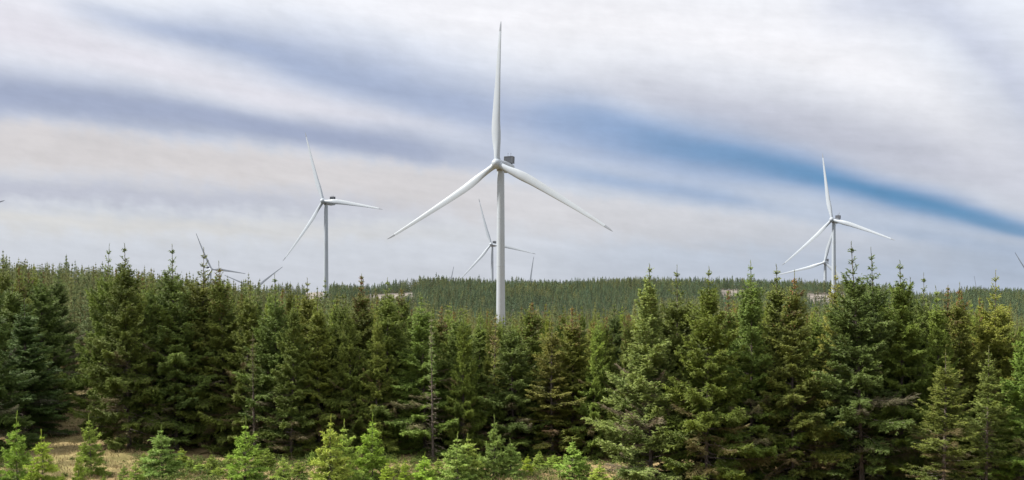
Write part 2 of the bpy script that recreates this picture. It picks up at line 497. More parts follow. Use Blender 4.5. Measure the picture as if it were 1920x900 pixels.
def make_spruce(seed, H=14.0, Rm=3.2, z0=0.6, step=0.46, dens=1.3, slim=0.82, brown_top=0.0, dead_low=0.35, bare_low=0.0, cones=0, fat=.92,
                leader=2.4, twig=0.075, sub=0.066, fresh=0.5, upswept=0.0, gap=0.12, taper=.92, mat=None, low=False, name='spruce', hang=0.0):
    """Returns meshes (trunk, crown, cones or None). Whorled limbs, side twigs, shoots on the twigs."""
    g = np.random.default_rng(seed)
    B, D, L, Rr, T = [], [], [], [], []
    WB, WD, WL, WR = [], [], [], []
    CB = []
    sway = g.uniform(-.12, .12, 2)
    trunk_at = lambda z: np.array([sway[0] * math.sin(z / H * 3), sway[1] * math.sin(z / H * 2.4), z])
    lump = g.uniform(0, 6.28, 6)

    latw = .46 if low else .37
    vr = .26 if low else .30

    def limb(z, az, Lb, el, kind):
        t = (H - z) / H
        h = np.array([math.cos(az), math.sin(az), 0])
        dead = g.random() < dead_low * max(0, t - 0.45) * 2.4
        brownish = g.random() < brown_top * max(0, 1 - t / 0.33) ** .5
        tone0 = np.clip(g.normal(0.5, 0.22), 0, 1)
        cur = -0.30 * min(1, t * 2.2) + g.normal(0, .06)
        tipup = (0.16 + 0.1 * g.random()) * (1 if t > .15 else 0.4)
        def pos(s):
            s = np.asarray(s)[:, None]
            return trunk_at(z) + Lb * (s * math.cos(el) * h + (s * math.sin(el) + cur * s ** 1.5 + tipup * s ** 3) * np.array([0, 0, 1.0]))
        ss = np.linspace(0, 1, 5); pp = pos(ss)
        for i in range(4):
            dd = pp[i + 1] - pp[i]; ll = np.linalg.norm(dd)
            WB.append(pp[i]); WD.append(dd / ll); WL.append(ll * 1.25); WR.append((0.008 + 0.010 * Lb) * (1 - 0.22 * i))
        sparse = 1.0 if (H - z) > leader else .22 + .78 * max(0, (H - z) / leader) ** 1.5
        n = max(3, int(Lb * dens * sparse * (1 if low else .9) / twig))
        s_in = 0.05 if t < .25 else min(0.45, 0.1 + 0.4 * (t - .25)) * (1 if not low else .6)
        s = np.sort(s_in + (1 - s_in) * g.random(n) ** 0.8)
        s = np.clip(s, 0, .985)
        p = pos(s); tg = unit(pos(np.clip(s + .02, 0, 1)) - p)
        side = unit(np.cross(tg, np.array([0, 0, 1.0])))
        sg = np.where(np.arange(n) % 2 == 0, 1.0, -1.0)[:, None]
        lt = np.clip((latw * Lb) * (1 - s) ** 0.75 * (0.5 + 0.5 * np.minimum(1, s / .3)), 0, 0.95) * g.uniform(.6, 1.15, n) + 0.10 + 0.05 * min(Lb, 2)
        dr = unit(tg * g.uniform(.45, .95, n)[:, None] + side * sg * g.uniform(.55, 1, n)[:, None] + np.array([0, 0, 1.0]) * (g.normal(-0.12 - hang, vr, n) - .10 * min(1, t * 2))[:, None])
        if dead and g.random() < .6:
            lt *= .7
        rb = 0.030 * fat * (1.15 if (H - z) < leader * .7 else 1.0)
        nn = n if not dead else n
        B.append(p); D.append(dr); L.append(lt); Rr.append(np.full(n, rb * (0.55 if dead else 1)))
        def tones(k, outer):
            tt = np.empty((k, 3))
            tt[:, 0] = np.clip(tone0 + g.normal(0, .13, k), 0, 1)
            tt[:, 1] = np.clip(fresh * (outer ** 2) * g.uniform(.35, .9, k) * (1.35 - 1.1 * min(1, t)), 0, 1)  # new growth on outer shoots; stronger upward, painting sunlit tops into the colour
            tt[:, 2] = np.clip(g.normal(.85, .15, k), 0, 1) if dead else (np.clip(g.normal(.55, .3, k), 0, 1) if brownish else np.where(g.random(k) < .05, .6, 0.0))
            return tt
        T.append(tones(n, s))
        # shoots along the twigs and along the limb itself
        m = np.maximum(1, (lt * dens * sparse / sub).astype(int))
        if dead: m = np.maximum(0, (m * .35).astype(int))
        idx = np.repeat(np.arange(n), m)
        k = len(idx)
        if k:
            q = g.random(k) * .93 + .05
            b2 = p[idx] + dr[idx] * (lt[idx] * q)[:, None]
            side2 = unit(np.cross(dr[idx], np.array([0, 0, 1.0])))
            s2 = np.where(g.random(k) < .5, 1.0, -1.0)[:, None]
            d2 = unit(dr[idx] * g.uniform(.5, 1.0, k)[:, None] + side2 * s2 * g.uniform(.4, .95, k)[:, None] + np.array([0, 0, 1.0]) * g.normal(-.14 - hang * 1.5, .42, k)[:, None])
            l2 = (0.07 + 0.30 * lt[idx] * (1 - q)) * g.uniform(.7, 1.3, k) + 0.06
            B.append(b2); D.append(d2); L.append(l2); Rr.append(np.full(k, rb * (0.5 if dead else .95)))
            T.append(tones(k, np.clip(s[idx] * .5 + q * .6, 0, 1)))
        kk = max(2, int(Lb * dens * sparse / .07))
        s3 = s_in + (1 - s_in) * g.random(kk); p3 = pos(s3); t3 = unit(pos(np.clip(s3 + .02, 0, 1.02)) - p3)
        d3 = unit(t3 + g.normal(0, .45, (kk, 3)))
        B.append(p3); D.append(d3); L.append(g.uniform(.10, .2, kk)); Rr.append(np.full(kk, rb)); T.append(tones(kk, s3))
        if cones and t < .36 and kind == 0:
            nc_ = g.poisson(cones * max(.15, 1 - t / .36))
            if nc_:
                sc_ = g.uniform(.45, 1, nc_)
                CB.append(pos(sc_) + g.normal(0, .06, (nc_, 3)))

    z = z0
    while z < H - 0.35:
        t = (H - z) / H
        prof = (t / slim) ** taper if t < slim else 1 - 0.22 * (t - slim) / max(1e-3, 1 - slim)
        R0 = 1.12 * Rm * prof + 0.10
        in_leader = (H - z) < leader
        if in_leader:
            R0 = 0.09 + 0.27 * (H - z) * (Rm / 3.2)
        n = (g.integers(4, 6) if in_leader else g.integers(6, 9)) if not low else g.integers(5, 7)
        a0 = g.uniform(0, 6.28)
        e_mean = np.interp(t, [0, .06, .14, .3, .5, .75, 1], [66, 58, 50, 42, 31, 12, -6]) + upswept * np.interp(t, [0, .2, 1], [0, 1, .6])
        for i in range(n):
            az = a0 + i * 6.283 / n + g.normal(0, .18)
            lob = 1 + .16 * math.sin(az * 2 + lump[0] + z * .9) + .12 * math.sin(az * 3 + lump[1] - z * 1.7)
            Lb = R0 * g.uniform(.72, 1.14) * (lob if not in_leader else 1)
            if g.random() < gap and not in_leader: Lb *= g.uniform(.3, .65)
            if bare_low and t > 1 - bare_low and g.random() < .75: Lb *= g.uniform(.15, .5)
            limb(z + g.normal(0, .04 if in_leader or t < .15 else .17), az, Lb, R(e_mean + g.normal(0, 11)), 0)
        if not in_leader and not low:
            for i in range(g.integers(2, 5)):
                limb(z + g.uniform(.1, .9) * step, g.uniform(0, 6.28), R0 * g.uniform(.35, .8), R(e_mean + g.normal(0, 12)), 1)
        z += step * g.uniform(.85, 1.15) * (0.62 if not in_leader and t < .25 else (1.15 if in_leader else 1.0))
    # the leader shoot
    k = 26
    zz = np.linspace(H - leader, H - .05, k)
    B.append(np.stack([trunk_at(q) for q in zz])); D.append(unit(np.c_[g.normal(0, .25, (k, 2)), np.full(k, 1.0)])); L.append(np.full(k, .16)); Rr.append(np.full(k, .028 * fat)); T.append(np.tile([.5, .3, 0.1], (k, 1)))
    B, D, L, Rr, T = (np.concatenate(q) for q in (B, D, L, Rr, T))
    v, f = spikes(B, D, L, Rr)
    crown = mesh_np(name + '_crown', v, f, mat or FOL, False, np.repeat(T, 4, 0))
    zs = np.linspace(-.3, H, 12)
    tv, tf = tube([trunk_at(max(q, 0)) if q > 0 else np.array([0, 0, q]) for q in zs], np.interp(zs, [-.3, .4, H], [.013 * H + .03, .0085 * H, .010]), 7 if not low else 5)
    if not low:
        wv, wf = spikes(np.array(WB), np.array(WD), np.array(WL), np.array(WR))
        tv2 = np.concatenate([tv, wv]); tf2 = np.concatenate([tf, wf + len(tv)])
    else:
        tv2, tf2 = tv, tf
    trunk = mesh_np(name + '_trunk', tv2, tf2, BARK, False)
    cm = None
    if CB:
        cb = np.concatenate(CB); k = len(cb)
        # hanging cones: spindle of 2 x 4 sides
        ln = g.uniform(.09, .15, k); rd = g.uniform(.028, .042, k)
        vv = np.empty((k, 6, 3)); vv[:, 0] = cb
        for j in range(4):
            vv[:, 1 + j] = cb + np.stack([rd * math.cos(j * 1.571), rd * math.sin(j * 1.571), -ln * .45], 1)
        vv[:, 5] = cb - np.array([0, 0, 1.0]) * ln[:, None]
        i0 = np.arange(k)[:, None] * 6
        ff = np.concatenate([i0 + np.array([q]) for q in ((0, 2, 1), (0, 3, 2), (0, 4, 3), (0, 1, 4), (5, 1, 2), (5, 2, 3), (5, 3, 4), (5, 4, 1))])
        cm = mesh_np(name + '_cones', vv.reshape(-1, 3), ff, CONE)
    return trunk, crown, cm


KIND = {
    'full': [make_spruce(11 + i, Rm=3.2, hang=.05, gap=.10 + .1 * i) for i in range(4)],
    'slender': [make_spruce(31 + i, Rm=2.5, slim=.9, step=.42) for i in range(2)],
    'cone': [make_spruce(41 + i, Rm=2.9, brown_top=.4, cones=5, step=.44) for i in range(2)],
    'open': [make_spruce(51 + i, Rm=2.6, dead_low=.5, bare_low=.35, gap=.3, dens=1.0, step=.55, fresh=.9) for i in range(2)],
    'pale': [make_spruce(61, Rm=3.0, slim=.95, upswept=22, step=.42, fresh=.7)],
    'dying': [make_spruce(71, Rm=1.9, dead_low=1.6, bare_low=.7, gap=.4, dens=.6, brown_top=.9, step=.6)],
    'leader': [make_spruce(81 + i, Rm=3.0, leader=3.4, step=.5, slim=.7) for i in range(2)],
}
YOUNG = [make_spruce(101 + i, H=3.4, Rm=1.05, z0=.12, step=.27, slim=1.0, leader=.95, twig=.06, sub=.05, fat=.66, fresh=1.0, dead_low=0, gap=.1, taper=1.12, upswept=-18, mat=FOLY, name='young_spruce') for i in range(3)]
SNAG = make_spruce(121, Rm=.9, dead_low=9.0, dens=.30, slim=.9, step=.55, gap=.5, fresh=0, brown_top=1.0, name='snag')
MIDLOD = [make_spruce(131 + i, Rm=2.5, dens=.5, step=.7, fat=1.9, z0=2.5, low=True, mat=FOLM, brown_top=.35 if i == 1 else 0, name='plantation_spruce') for i in range(3)]
FARLOD = [make_spruce(141 + i, H=9.0, Rm=2.2, dens=.24, step=.75, fat=3.9, z0=1.4, low=True, leader=1.2, mat=FOLF if i < 3 else FOLG, fresh=.6, gap=.3, name='distant_spruce') for i in range(5)]

# ------------------------------------------------------------------ wind turbines
BLADE_R = 58.0
ROOT = 1.5


def blade_mesh(r0, r1, steps, mat, name):
    """Blade along local +z, trailing edge towards -x, upwind = -y; tapered, twisted aerofoil sections."""
    mb = MB(); rings = []
    for i in range(steps + 1):
        r = r0 + (r1 - r0) * i / steps
        q = r / BLADE_R
        chord = np.interp(q, [0, .035, .09, .17, .23, .4, .6, .8, .93, .975, 1.0], [2.3, 2.3, 2.6, 3.5, 3.75, 3.05, 2.2, 1.5, 1.0, .68, .16])
        thick = np.interp(q, [0, .035, .09, .17, .25, .45, .7, 1], [1, 1, .82, .5, .36, .25, .2, .18]) * chord
        blend = float(sstep(q, .03, .17))
        tw = R(np.interp(q, [0, .1, .3, .6, 1], [20, 17, 9, 3, -1]))
        yb = -0.9 * q * q * 1.0
        le = np.interp(q, [0, .1, .3, 1], [.5, .44, .28, .28])
        ring = []
        m = 14
        for j in range(m):
            t = 2 * math.pi * j / m
            c = math.cos(t)
            x_c = (1 - c) / 2                      # 0 leading edge .. 1 trailing edge
            half = math.sin(t) * .5
            prof = (1 - blend) + blend * (1.25 * (1 - x_c) ** .55 + .12) * .86
            x = (le - x_c) * chord
            y = half * thick * prof
            xr = x * math.cos(tw) - y * math.sin(tw); yr = x * math.sin(tw) + y * math.cos(tw)
            ring.append((xr + 1.5 * q * q, yr + yb, r))
        rings.append(ring)
    mb.loft(rings)
    return mb.mesh(name, mat, True, 60)


BLADE = blade_mesh(ROOT, BLADE_R * .93, 40, WHITE, 'blade')
BTIP = blade_mesh(BLADE_R * .93, BLADE_R, 8, TIPGREY, 'blade_tip')


def hub_mesh():
    mb = MB(); rings = []
    for yq, rr in ((-2.5, .12), (-2.42, .6), (-2.2, 1.1), (-1.7, 1.6), (-1.0, 1.92), (0, 2.05), (.9, 2.0), (1.45, 1.85)):
        rings.append([(rr * math.cos(2 * math.pi * j / 24), yq, rr * math.sin(2 * math.pi * j / 24)) for j in range(24)])
    mb.loft(rings)
    for k in range(3):                              # blade bearing collars
        a = k * 2 * math.pi / 3
        ux = np.array([math.cos(a), 0, -math.sin(a)]); uz = np.array([math.sin(a), 0, math.cos(a)]); uy = np.array([0, 1.0, 0])
        rr = []
        for d, q in ((1.1, 1.32), (2.12, 1.32), (2.14, 1.24), (2.3, 1.24)):
            rr.append([tuple(uz * d + (ux * math.cos(2 * math.pi * j / 18) + uy * math.sin(2 * math.pi * j / 18)) * q) for j in range(18)])
        mb.loft(rr)
    return mb.mesh('hub', WHITE, True, 35)


HUB = hub_mesh()


def nacelle_meshes():
    mb = MB(); rings = []
    for yq, wx, zt, zb in ((1.5, 1.55, 1.5, -1.55), (1.8, 1.75, 1.75, -1.8), (4.5, 1.95, 2.0, -2.0), (9.5, 1.95, 2.05, -1.9), (12.0, 1.8, 1.95, -1.3), (12.5, 1.6, 1.7, -.9)):
        ring = []
        for j in range(20):
            t = 2 * math.pi * j / 20
            cx, cz = math.cos(t), math.sin(t)
            k = (abs(cx) ** 5 + abs(cz) ** 5) ** (-1 / 5)
            ring.append((cx * k * wx, yq, cz * k * (zt if cz > 0 else -zb)))
        rings.append(ring)
    mb.loft(rings)
    nac = mb.mesh('nacelle', WHITE, True, 40)
    m2 = MB()
    m2.box((-1.75, 9.6, 2.25), (1.75, 11.4, 4.9))
    for k in range(9):                              # radiator fins
        x = -1.6 + k * .4
        m2.box((x - .05, 9.5, 2.35), (x + .05, 9.6, 4.8))
    m2.box((-1.95, 9.45, 4.9), (1.95, 11.5, 5.05)); m2.box((-1.95, 9.45, 2.15), (-1.75, 11.5, 4.9)); m2.box((1.75, 9.45, 2.15), (1.95, 11.5, 4.9))
    m2.box((-1.2, 9.9, 1.9), (-.9, 11.2, 2.25)); m2.box((.9, 9.9, 1.9), (1.2, 11.2, 2.25))
    cool = m2.mesh('cooler', COOLER, False)
    m3 = MB()
    m3.loft([[(.06 * math.cos(t), 10.4 + .06 * math.sin(t), z) for t in np.arange(6) * math.pi / 3] for z in (5.05, 6.6)])
    m3.box((-.25, 10.37, 6.3), (.25, 10.43, 6.36))
    mast = m3.mesh('mast', COOLER, False)
    m4 = MB()                                       # yaw ring between nacelle and tower
    m4.loft([[(q * math.cos(t), 3.2 + q * math.sin(t), z) for t in np.arange(24) * math.pi / 12] for z, q in ((-2.55, 1.5), (-2.5, 1.68), (-1.85, 1.75))])
    ring = m4.mesh('yaw_ring', GRIME, True, 30)
    return nac, cool, mast, ring


NAC, COOL, MAST, YAWR = nacelle_meshes()
TILT = R(5)


def turbine(px, py, D, yaw, th, label, group='white wind turbines of the wind farm'):
    """px, py: bearing and height of the hub as read off the photo; th: angle of the first blade."""
    hx, hz = at(px, D), EYE + (HY - py) / F * D
    yaw = R(yaw)
    # rotor axis points upwind, towards the camera's left; the tower stands 3.2 m behind the hub
    bx = hx + math.sin(yaw) * 3.2; by = D + math.cos(yaw) * 3.2
    gz_ = float(terrain(bx, by))
    base = empty('wind_turbine', (bx, by, gz_), -yaw)
    tag(base, label, 'wind turbine', group)
    hh = hz - gz_
    mb = MB(); rings = []
    nz = 24
    top = hh - 2.5
    for i in range(nz + 1):
        z = -0.5 + (top + .5) * i / nz
        rr = np.interp(z, [0, top * .3, top], [2.0, 1.75, 1.42])
        seam = i in (6, 12, 18)
        for dz, dr in (((-.12, 0), (-.1, .035), (.1, .035), (.12, 0)) if seam else ((0, 0),)):
            rings.append([((rr + dr) * math.cos(t), (rr + dr) * math.sin(t), z + dz) for t in np.arange(32) * math.pi / 16])
    mb.loft(rings)
    add('tower', mb.mesh('tower', WHITE, True, 30), base)
    top_rot = (TILT * -1, 0, 0)                      # the rotor and nacelle lean back by the tilt angle
    def part(name, me, parent=base):
        o = add(name, me, parent)
        return o
    off = (0, -3.2, hh)
    n = part('nacelle', NAC); n.location = off; n.rotation_euler = top_rot
    c = add('cooler', COOL, n)
    for sx in (-.6, .7):
        add('mast', MAST, n, (sx, 0, 0))
    y = add('yaw_ring', YAWR, base, off)
    h = part('hub', HUB); h.location = off
    from mathutils import Euler, Matrix
    tiltm = Euler(top_rot).to_matrix()
    for k in range(3):
        a = R(th + .9) + k * 2 * math.pi / 3
        roll = Matrix.Rotation(math.pi / 2 - a, 3, 'Y')
        e = (tiltm @ roll).to_euler()
        b = add('blade', BLADE, base, off); b.rotation_euler = e
        add('blade_tip', BTIP, b)
        if k == 0: h.rotation_euler = e
    return base


turbine(932, 307, 404, 26.5, 90.9, 'largest wind turbine, its white tower rising from the trees at the centre of the photo')
turbine(606, 377, 763, 30, 111.8, 'second largest turbine, with a blade level to the right, standing clear over the moor edge')
turbine(921, 458, 1205, 20, 108, 'distant turbine whose rotor shows just behind the tower of the largest turbine')
turbine(1560, 412, 842, 44, 101, 'turbine over the pale moor bank beside the tallest spruces, tower in view')
turbine(1546, 492, 1130, 30, 75, 'small distant turbine half hidden behind the tower of the turbine over the moor bank')
turbine(397, 505, 1500, -48, 114.5, 'small turbine whose hub sits just over the treetops of the rising forest slope')


def tip_turbine(tx, ty, D, th, label, yaw=-30):
    L = 58 * F / D
    turbine(tx - L * math.cos(R(th)) * math.cos(R(yaw)), ty + L * math.sin(R(th)), D, yaw, th, label)


tip_turbine(852, 499, 1830, 78, 'turbine behind the forested hill, a thin upright blade tip before the largest tower')
tip_turbine(1003, 480, 1760, 80, 'turbine behind the forested hill, upright blade tip just past the largest tower')
tip_turbine(525, 499, 1700, 39, 'turbine behind the trees, slanting blade tip under the second largest turbine')
tip_turbine(1827, 517, 1800, 103, 'turbine behind the hill, one short upright blade tip near the antler-like spruce')
tip_turbine(1889, 474, 1100, 135, 'turbine beyond the right edge of the photo, only a slanting blade tip in view')
tip_turbine(-22, 369, 820, 24, 'turbine beyond the left edge of the photo, only the end of a blade in view')

# ------------------------------------------------------------------ spruces: the named front trees
def tint(rr, gg, bb): return (rr, gg, bb, 1)


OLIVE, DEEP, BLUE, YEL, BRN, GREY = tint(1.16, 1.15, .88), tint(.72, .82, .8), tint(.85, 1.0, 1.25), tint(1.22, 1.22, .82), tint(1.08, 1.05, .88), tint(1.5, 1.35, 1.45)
placed = []


def spruce(name, meshes, x, y, H, Rr, baseH, baseR, label, cat='tree', group=None, colour=(1, 1, 1, 1), rot=None, sink=0.0):
    z = float(terrain(x, y)) - sink
    e = empty(name, (x, y, z), random.Random(int(x * 53) + int(y * 71)).uniform(0, 6.28) if rot is None else rot)
    lr = random.Random(int(x * 97) + int(y * 131)); e.rotation_euler[0] = lr.gauss(0, .018); e.rotation_euler[1] = lr.gauss(0, .018)
    s = (Rr / baseR, Rr / baseR, H / baseH)
    e.scale = s
    tag(e, label, cat, group)
    t, c, cn = meshes
    o = add('trunk', t, e)
    o = add('crown', c, e); o.color = colour
    if cn:
        o = add('cone_clusters', cn, e); o['kind'] = 'stuff'
    placed.append((x, y, Rr))
    return e


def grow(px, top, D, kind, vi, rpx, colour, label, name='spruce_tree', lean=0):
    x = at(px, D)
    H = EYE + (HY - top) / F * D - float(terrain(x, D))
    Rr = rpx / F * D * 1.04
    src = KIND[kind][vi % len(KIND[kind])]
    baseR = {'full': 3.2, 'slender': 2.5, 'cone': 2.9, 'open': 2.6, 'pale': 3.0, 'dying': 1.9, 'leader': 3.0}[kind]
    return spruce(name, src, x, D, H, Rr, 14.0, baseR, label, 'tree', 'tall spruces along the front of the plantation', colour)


FRONT = [
    # px, top, D, kind, variant, crown radius px, tint, label
    (191, 457, 86, 'leader', 0, 58, OLIVE, 'tall spruce with a bare cross-like leader, first one past the grassy ride'),
    (243, 457, 76, 'full', 1, 84, OLIVE, 'broad tall spruce at the corner of the grassy ride, wide skirts and thin leader'),
    (331, 458, 77, 'leader', 1, 85, tint(1, 1.05, .9), 'tall spruce with upswept bare top shoots between the ride corner and the small hub'),
    (376, 464, 79, 'leader', 0, 80, tint(1.1, 1.05, .95), 'tall spruce whose thin leader crosses the upright blade of the small turbine'),
    (421, 490, 78, 'cone', 0, 72, BRN, 'brown cone-laden spruce just below the level blade of the small turbine'),
    (462, 527, 76, 'full', 2, 70, OLIVE, 'olive spruce with wide drooping limbs next after the brown cone-laden one'),
    (515, 514, 75, 'leader', 1, 70, tint(.9, .95, .85), 'dark spruce with a narrow spire under the lone blade tips'),
    (573, 521, 78, 'slender', 0, 58, tint(1.2, 1.1, .9), 'slim thin topped spruce just before the second largest turbine tower'),
    (600, 545, 74, 'slender', 1, 60, OLIVE, 'short olive spruce right at the foot of the second largest turbine'),
    (640, 548, 79, 'full', 0, 64, YEL, 'yellowish spruce just past the second largest turbine tower'),
    (672, 514, 76, 'cone', 1, 66, BRN, 'brown topped spruce standing alone against the sky past the second largest turbine'),
    (724, 521, 75, 'full', 1, 74, tint(.95, 1.05, .85), 'green spruce with a dark tiered top in front of the pale moor clearing'),
    (752, 530, 81, 'cone', 0, 56, BRN, 'brown spire spruce standing on the pale moor clearing skyline'),
    (797, 549, 74, 'full', 2, 78, tint(1.0, 1.1, .85), 'bright green pointed spruce at the near end of the forested hill'),
    (826, 572, 80, 'cone', 1, 58, tint(1.2, 1.08, .85), 'rusty topped spruce between the bright pointed one and the thin pole trunk'),
    (858, 574, 75, 'full', 0, 76, tint(.9, .95, .8), 'dark broad spruce to the left of the pale half-dead one'),
    (897, 583, 79, 'slender', 1, 56, OLIVE, 'small olive spruce whose top meets the foot of the largest tower'),
    (962, 592, 74, 'full', 1, 74, tint(.9, .95, .82), 'dark spruce just right of the foot of the largest tower'),
    (1000, 556, 77, 'cone', 0, 66, YEL, 'yellow-brown spruce with a ragged top beyond the largest tower'),
    (1072, 574, 74, 'cone', 1, 70, tint(1.25, 1.1, .8), 'spruce with an orange-brown cone-laden top halfway to the sunlit cone-shaped one'),
    (1035, 592, 73, 'open', 0, 68, tint(1.15, 1.0, .95), 'thin spruce with grey dead lower limbs beyond the largest tower'),
    (1121, 594, 76, 'cone', 0, 60, tint(1.25, 1.1, .8), 'low rusty topped spruce next to the orange-brown one'),
    (1151, 563, 80, 'slender', 0, 54, DEEP, 'dark narrow spruce just behind the sunlit cone-shaped one'),
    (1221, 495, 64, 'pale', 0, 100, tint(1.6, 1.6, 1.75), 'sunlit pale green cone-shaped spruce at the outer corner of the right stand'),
    (1275, 497, 66, 'leader', 0, 86, OLIVE, 'olive spruce with a bare leader, next after the sunlit corner tree'),
    (1324, 500, 62, 'full', 0, 92, tint(1.0, 1.12, .75), 'fresh green spruce with dense drooping sides, second after the sunlit corner tree'),
    (1366, 541, 67, 'cone', 1, 62, BRN, 'short brown topped spruce in front of the thin moor strip'),
    (1407, 489, 64, 'full', 2, 90, tint(1.0, 1.05, .8), 'tall tiered spruce with brown inner limbs right of the thin moor strip'),
    (1448, 496, 66, 'slender', 0, 74, tint(1.05, 1.05, .85), 'slender spruce right below the lowest blade of the moor bank turbine'),
    (1487, 507, 63, 'cone', 0, 84, BRN, 'spruce hung with rusty red cones beside the moor bank'),
    (1563, 500, 68, 'open', 1, 64, tint(1.2, 1.0, .8), 'thin leader spruce in front of the moor bank turbine tower'),
    (1532, 568, 70, 'full', 1, 70, tint(.95, 1.05, .8), 'low spruce in front of the pale moor bank'),
    (1616, 453, 62, 'leader', 1, 92, tint(.95, 1.0, .85), 'tallest spruce of the right stand, with a wide bare upswept top'),
    (1648, 464, 66, 'leader', 0, 84, tint(.75, .85, .75), 'dark spruce with bare spire just after the tallest of the right stand'),
    (1690, 489, 63, 'full', 0, 92, tint(.95, 1.1, .8), 'bright green tiered spruce with level top limbs, second after the tallest'),
    (1714, 520, 68, 'slender', 1, 62, DEEP, 'low dark spire leaning out behind the bright tiered spruce'),
    (1736, 512, 66, 'leader', 1, 66, tint(1.0, 1.0, .85), 'narrow spruce with a short bare spire on the dip of the skyline'),
    (1760, 536, 64, 'slender', 0, 60, YEL, 'thin yellow-green spruce with a small spire in the skyline dip'),
    (1775, 535, 68, 'cone', 1, 58, tint(1.3, 1.1, .85), 'rust tinged spruce at the end of the skyline dip'),
    (1803, 530, 65, 'cone', 0, 72, tint(1.2, 1.1, .8), 'spruce with a red-brown crown below the short dark blade tip'),
    (1768, 655, 57.5, 'open', 0, 84, tint(1.15, 1.1, .8), 'sparse front spruce with its grey trunk showing through thin limbs'),
    (1848, 648, 58.5, 'open', 1, 66, tint(1.1, 1.1, .95), 'sparse grey-green front spruce with straight visible trunk, last but one of the stand'),
    (1863, 506, 66, 'leader', 0, 82, tint(1.35, 1.15, .8), 'golden brown spruce with a bare antler-like leader near the right edge'),
    (1922, 594, 59, 'full', 2, 78, tint(1.1, 1.25, .75), 'fresh green spruce cut off by the right edge of the photo'),
    # forest edge on the far side of the ride
    (8, 478, 98, 'slender', 0, 64, tint(1.1, 1.0, .95), 'slim brown tinged spruce at the left edge of the photo'),
    (28, 520, 88, 'full', 0, 84, tint(.85, .95, .85), 'dark spruce wall tree beyond the ride, nearest the left edge'),
    (74, 505, 95, 'full', 1, 70, tint(.8, .92, .9), 'bluish dark spruce beyond the ride with long level limbs'),
    (-22, 505, 76, 'full', 3, 84, tint(.8, .95, .85), 'dark spruce half cut off by the left edge of the photo'),
    (44, 560, 83, 'slender', 1, 74, tint(.75, .9, .82), 'shorter dark spruce with skirts down to the near end of the ride'),
    (108, 500, 104, 'full', 2, 60, BLUE, 'blue-green spruce at the far mouth of the ride'),
]
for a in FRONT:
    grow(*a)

# dead and dying stems standing in the front wall
x = at(812, 71.5)
spruce('dead_tree', SNAG, x, 71.5, 10.6, .75, 14, .9, 'bare grey pole of a dead spruce standing before the dark trees', 'dead tree', None, tint(1.6, 1.6, 1.8), sink=.1)
x = at(925, 73.5)
spruce('dying_tree', KIND['dying'][0], x, 73.5, EYE + (HY - 584) / F * 73.5, 1.7, 14, 1.9, 'pale half-dead spruce below the foot of the largest tower', 'tree', None, tint(1.7, 1.5, 1.5))
x = at(478, 73)
spruce('dead_tree', SNAG, x, 73, 9.2, .8, 14, .9, 'thin grey dead stem among the dark trees under the lone blade tips', 'dead tree', None, tint(1.4, 1.4, 1.5), sink=.1)

# ------------------------------------------------------------------ fill: the stand behind the front row
SKY_U = [-300, 0, 160, 300, 480, 560, 640, 700, 800, 900, 950, 1000, 1070, 1120, 1180, 1240, 1340, 1400, 1450, 1540, 1600, 1700, 1850, 1900, 2300]
SKY_Y = [480, 490, 500, 512, 533, 546, 556, 555, 563, 576, 596, 568, 578, 586, 572, 558, 562, 564, 556, 570, 556, 556, 560, 596, 600]
SKIP = {0,1,2,3,4,5,7,9,10,11,12,13,14,15,17,19,20,22,23,25,26,29,30,32,33,34,35,36,38,39,40,41,42,43,44,45,46,48,49,50,51,52,53,54,55,56,57,58,61,62,65,66,67,70,71,73,74,75,77,78,79,80,81,83,84,86,88,90,92,95,96,97,98,99,100,104,105,107,108,109,111,113,115,116,117,118,119,121,122,123,124,126,128,129,130,131,132,133,134,135,139,140,141,142,144,145,147,148,149,151,152,154,155,156,158,159,160,162,163,164,165,166,168,169,171,172,173,175,176,177,178,179,182,184,185,186,187,188,190,191,192,194,196,197,198,200,202,204,205,206,207,208,209,211,212,213,214,215,216,217,222,223,224,225,226,229,230,231,233,234,236,237,238,240,241,243,246,249,251,252,254,255,257,258,259,260,261,262,263,264,266,267,268,269,270,271,272,273,275,277,278,280,281,282,283,284,285,287,288,289,291,292,293,295,296,297,298,299,300,301,302,303,305,306,308,309,310,311,312,314,315,316,317,318,319,320,321,322,323,325,326,327,328,329,330,333,335,338,339,340,342,343,344,345,346,347,348,349,351,353,354,356,357,358,360,361,362,363,364,365,367,368,369,370,371,372,374,375,377,378,379,380,381,382,383,384,385,386,387,388,389,390,391,392,393,395,396,398,399,402,403,405,406,407,408,409,410,411,412,413,415,416,417,418,419,420,421,422,423,424,425,429,430,431,432,433,434,435,436,437,438,439,440,441,443,444,447,448,449,450,451,452,453,454,455,456,457,461,463,464,466,467,468,469,470,471,472,473,474,475,476,477,478}    # wholly behind other trees


def in_ride(x, y, pad=0.0):
    """The grassy ride that runs back and to the left between the two stands."""
    cx = np.interp(y, [55, 64, 80, 97, 110], [-24.5, -27.2, -34, -42.3, -47])
    hw = np.interp(y, [55, 64, 80, 97, 110], [5.0, 4.6, 3.2, 2.2, 1.0]) + pad
    return abs(x - cx) < hw


fill = []
tries = 0
frng = random.Random(5)
while len(fill) < 480 and tries < 60000:
    tries += 1
    D = 71 + 36 * frng.random() ** 1.3
    px = frng.uniform(-90, 2010)
    if px < 150 and D < 90: continue
    if 480 < px < 1150 and D < 72.5: continue
    if px < 480 and D < 78: continue
    x = at(px, D)
    if in_ride(x, D, 1.6): continue
    if any((x - q[0]) ** 2 + (D - q[1]) ** 2 < 1.9 ** 2 for q in placed + fill): continue
    fill.append((x, D, px))
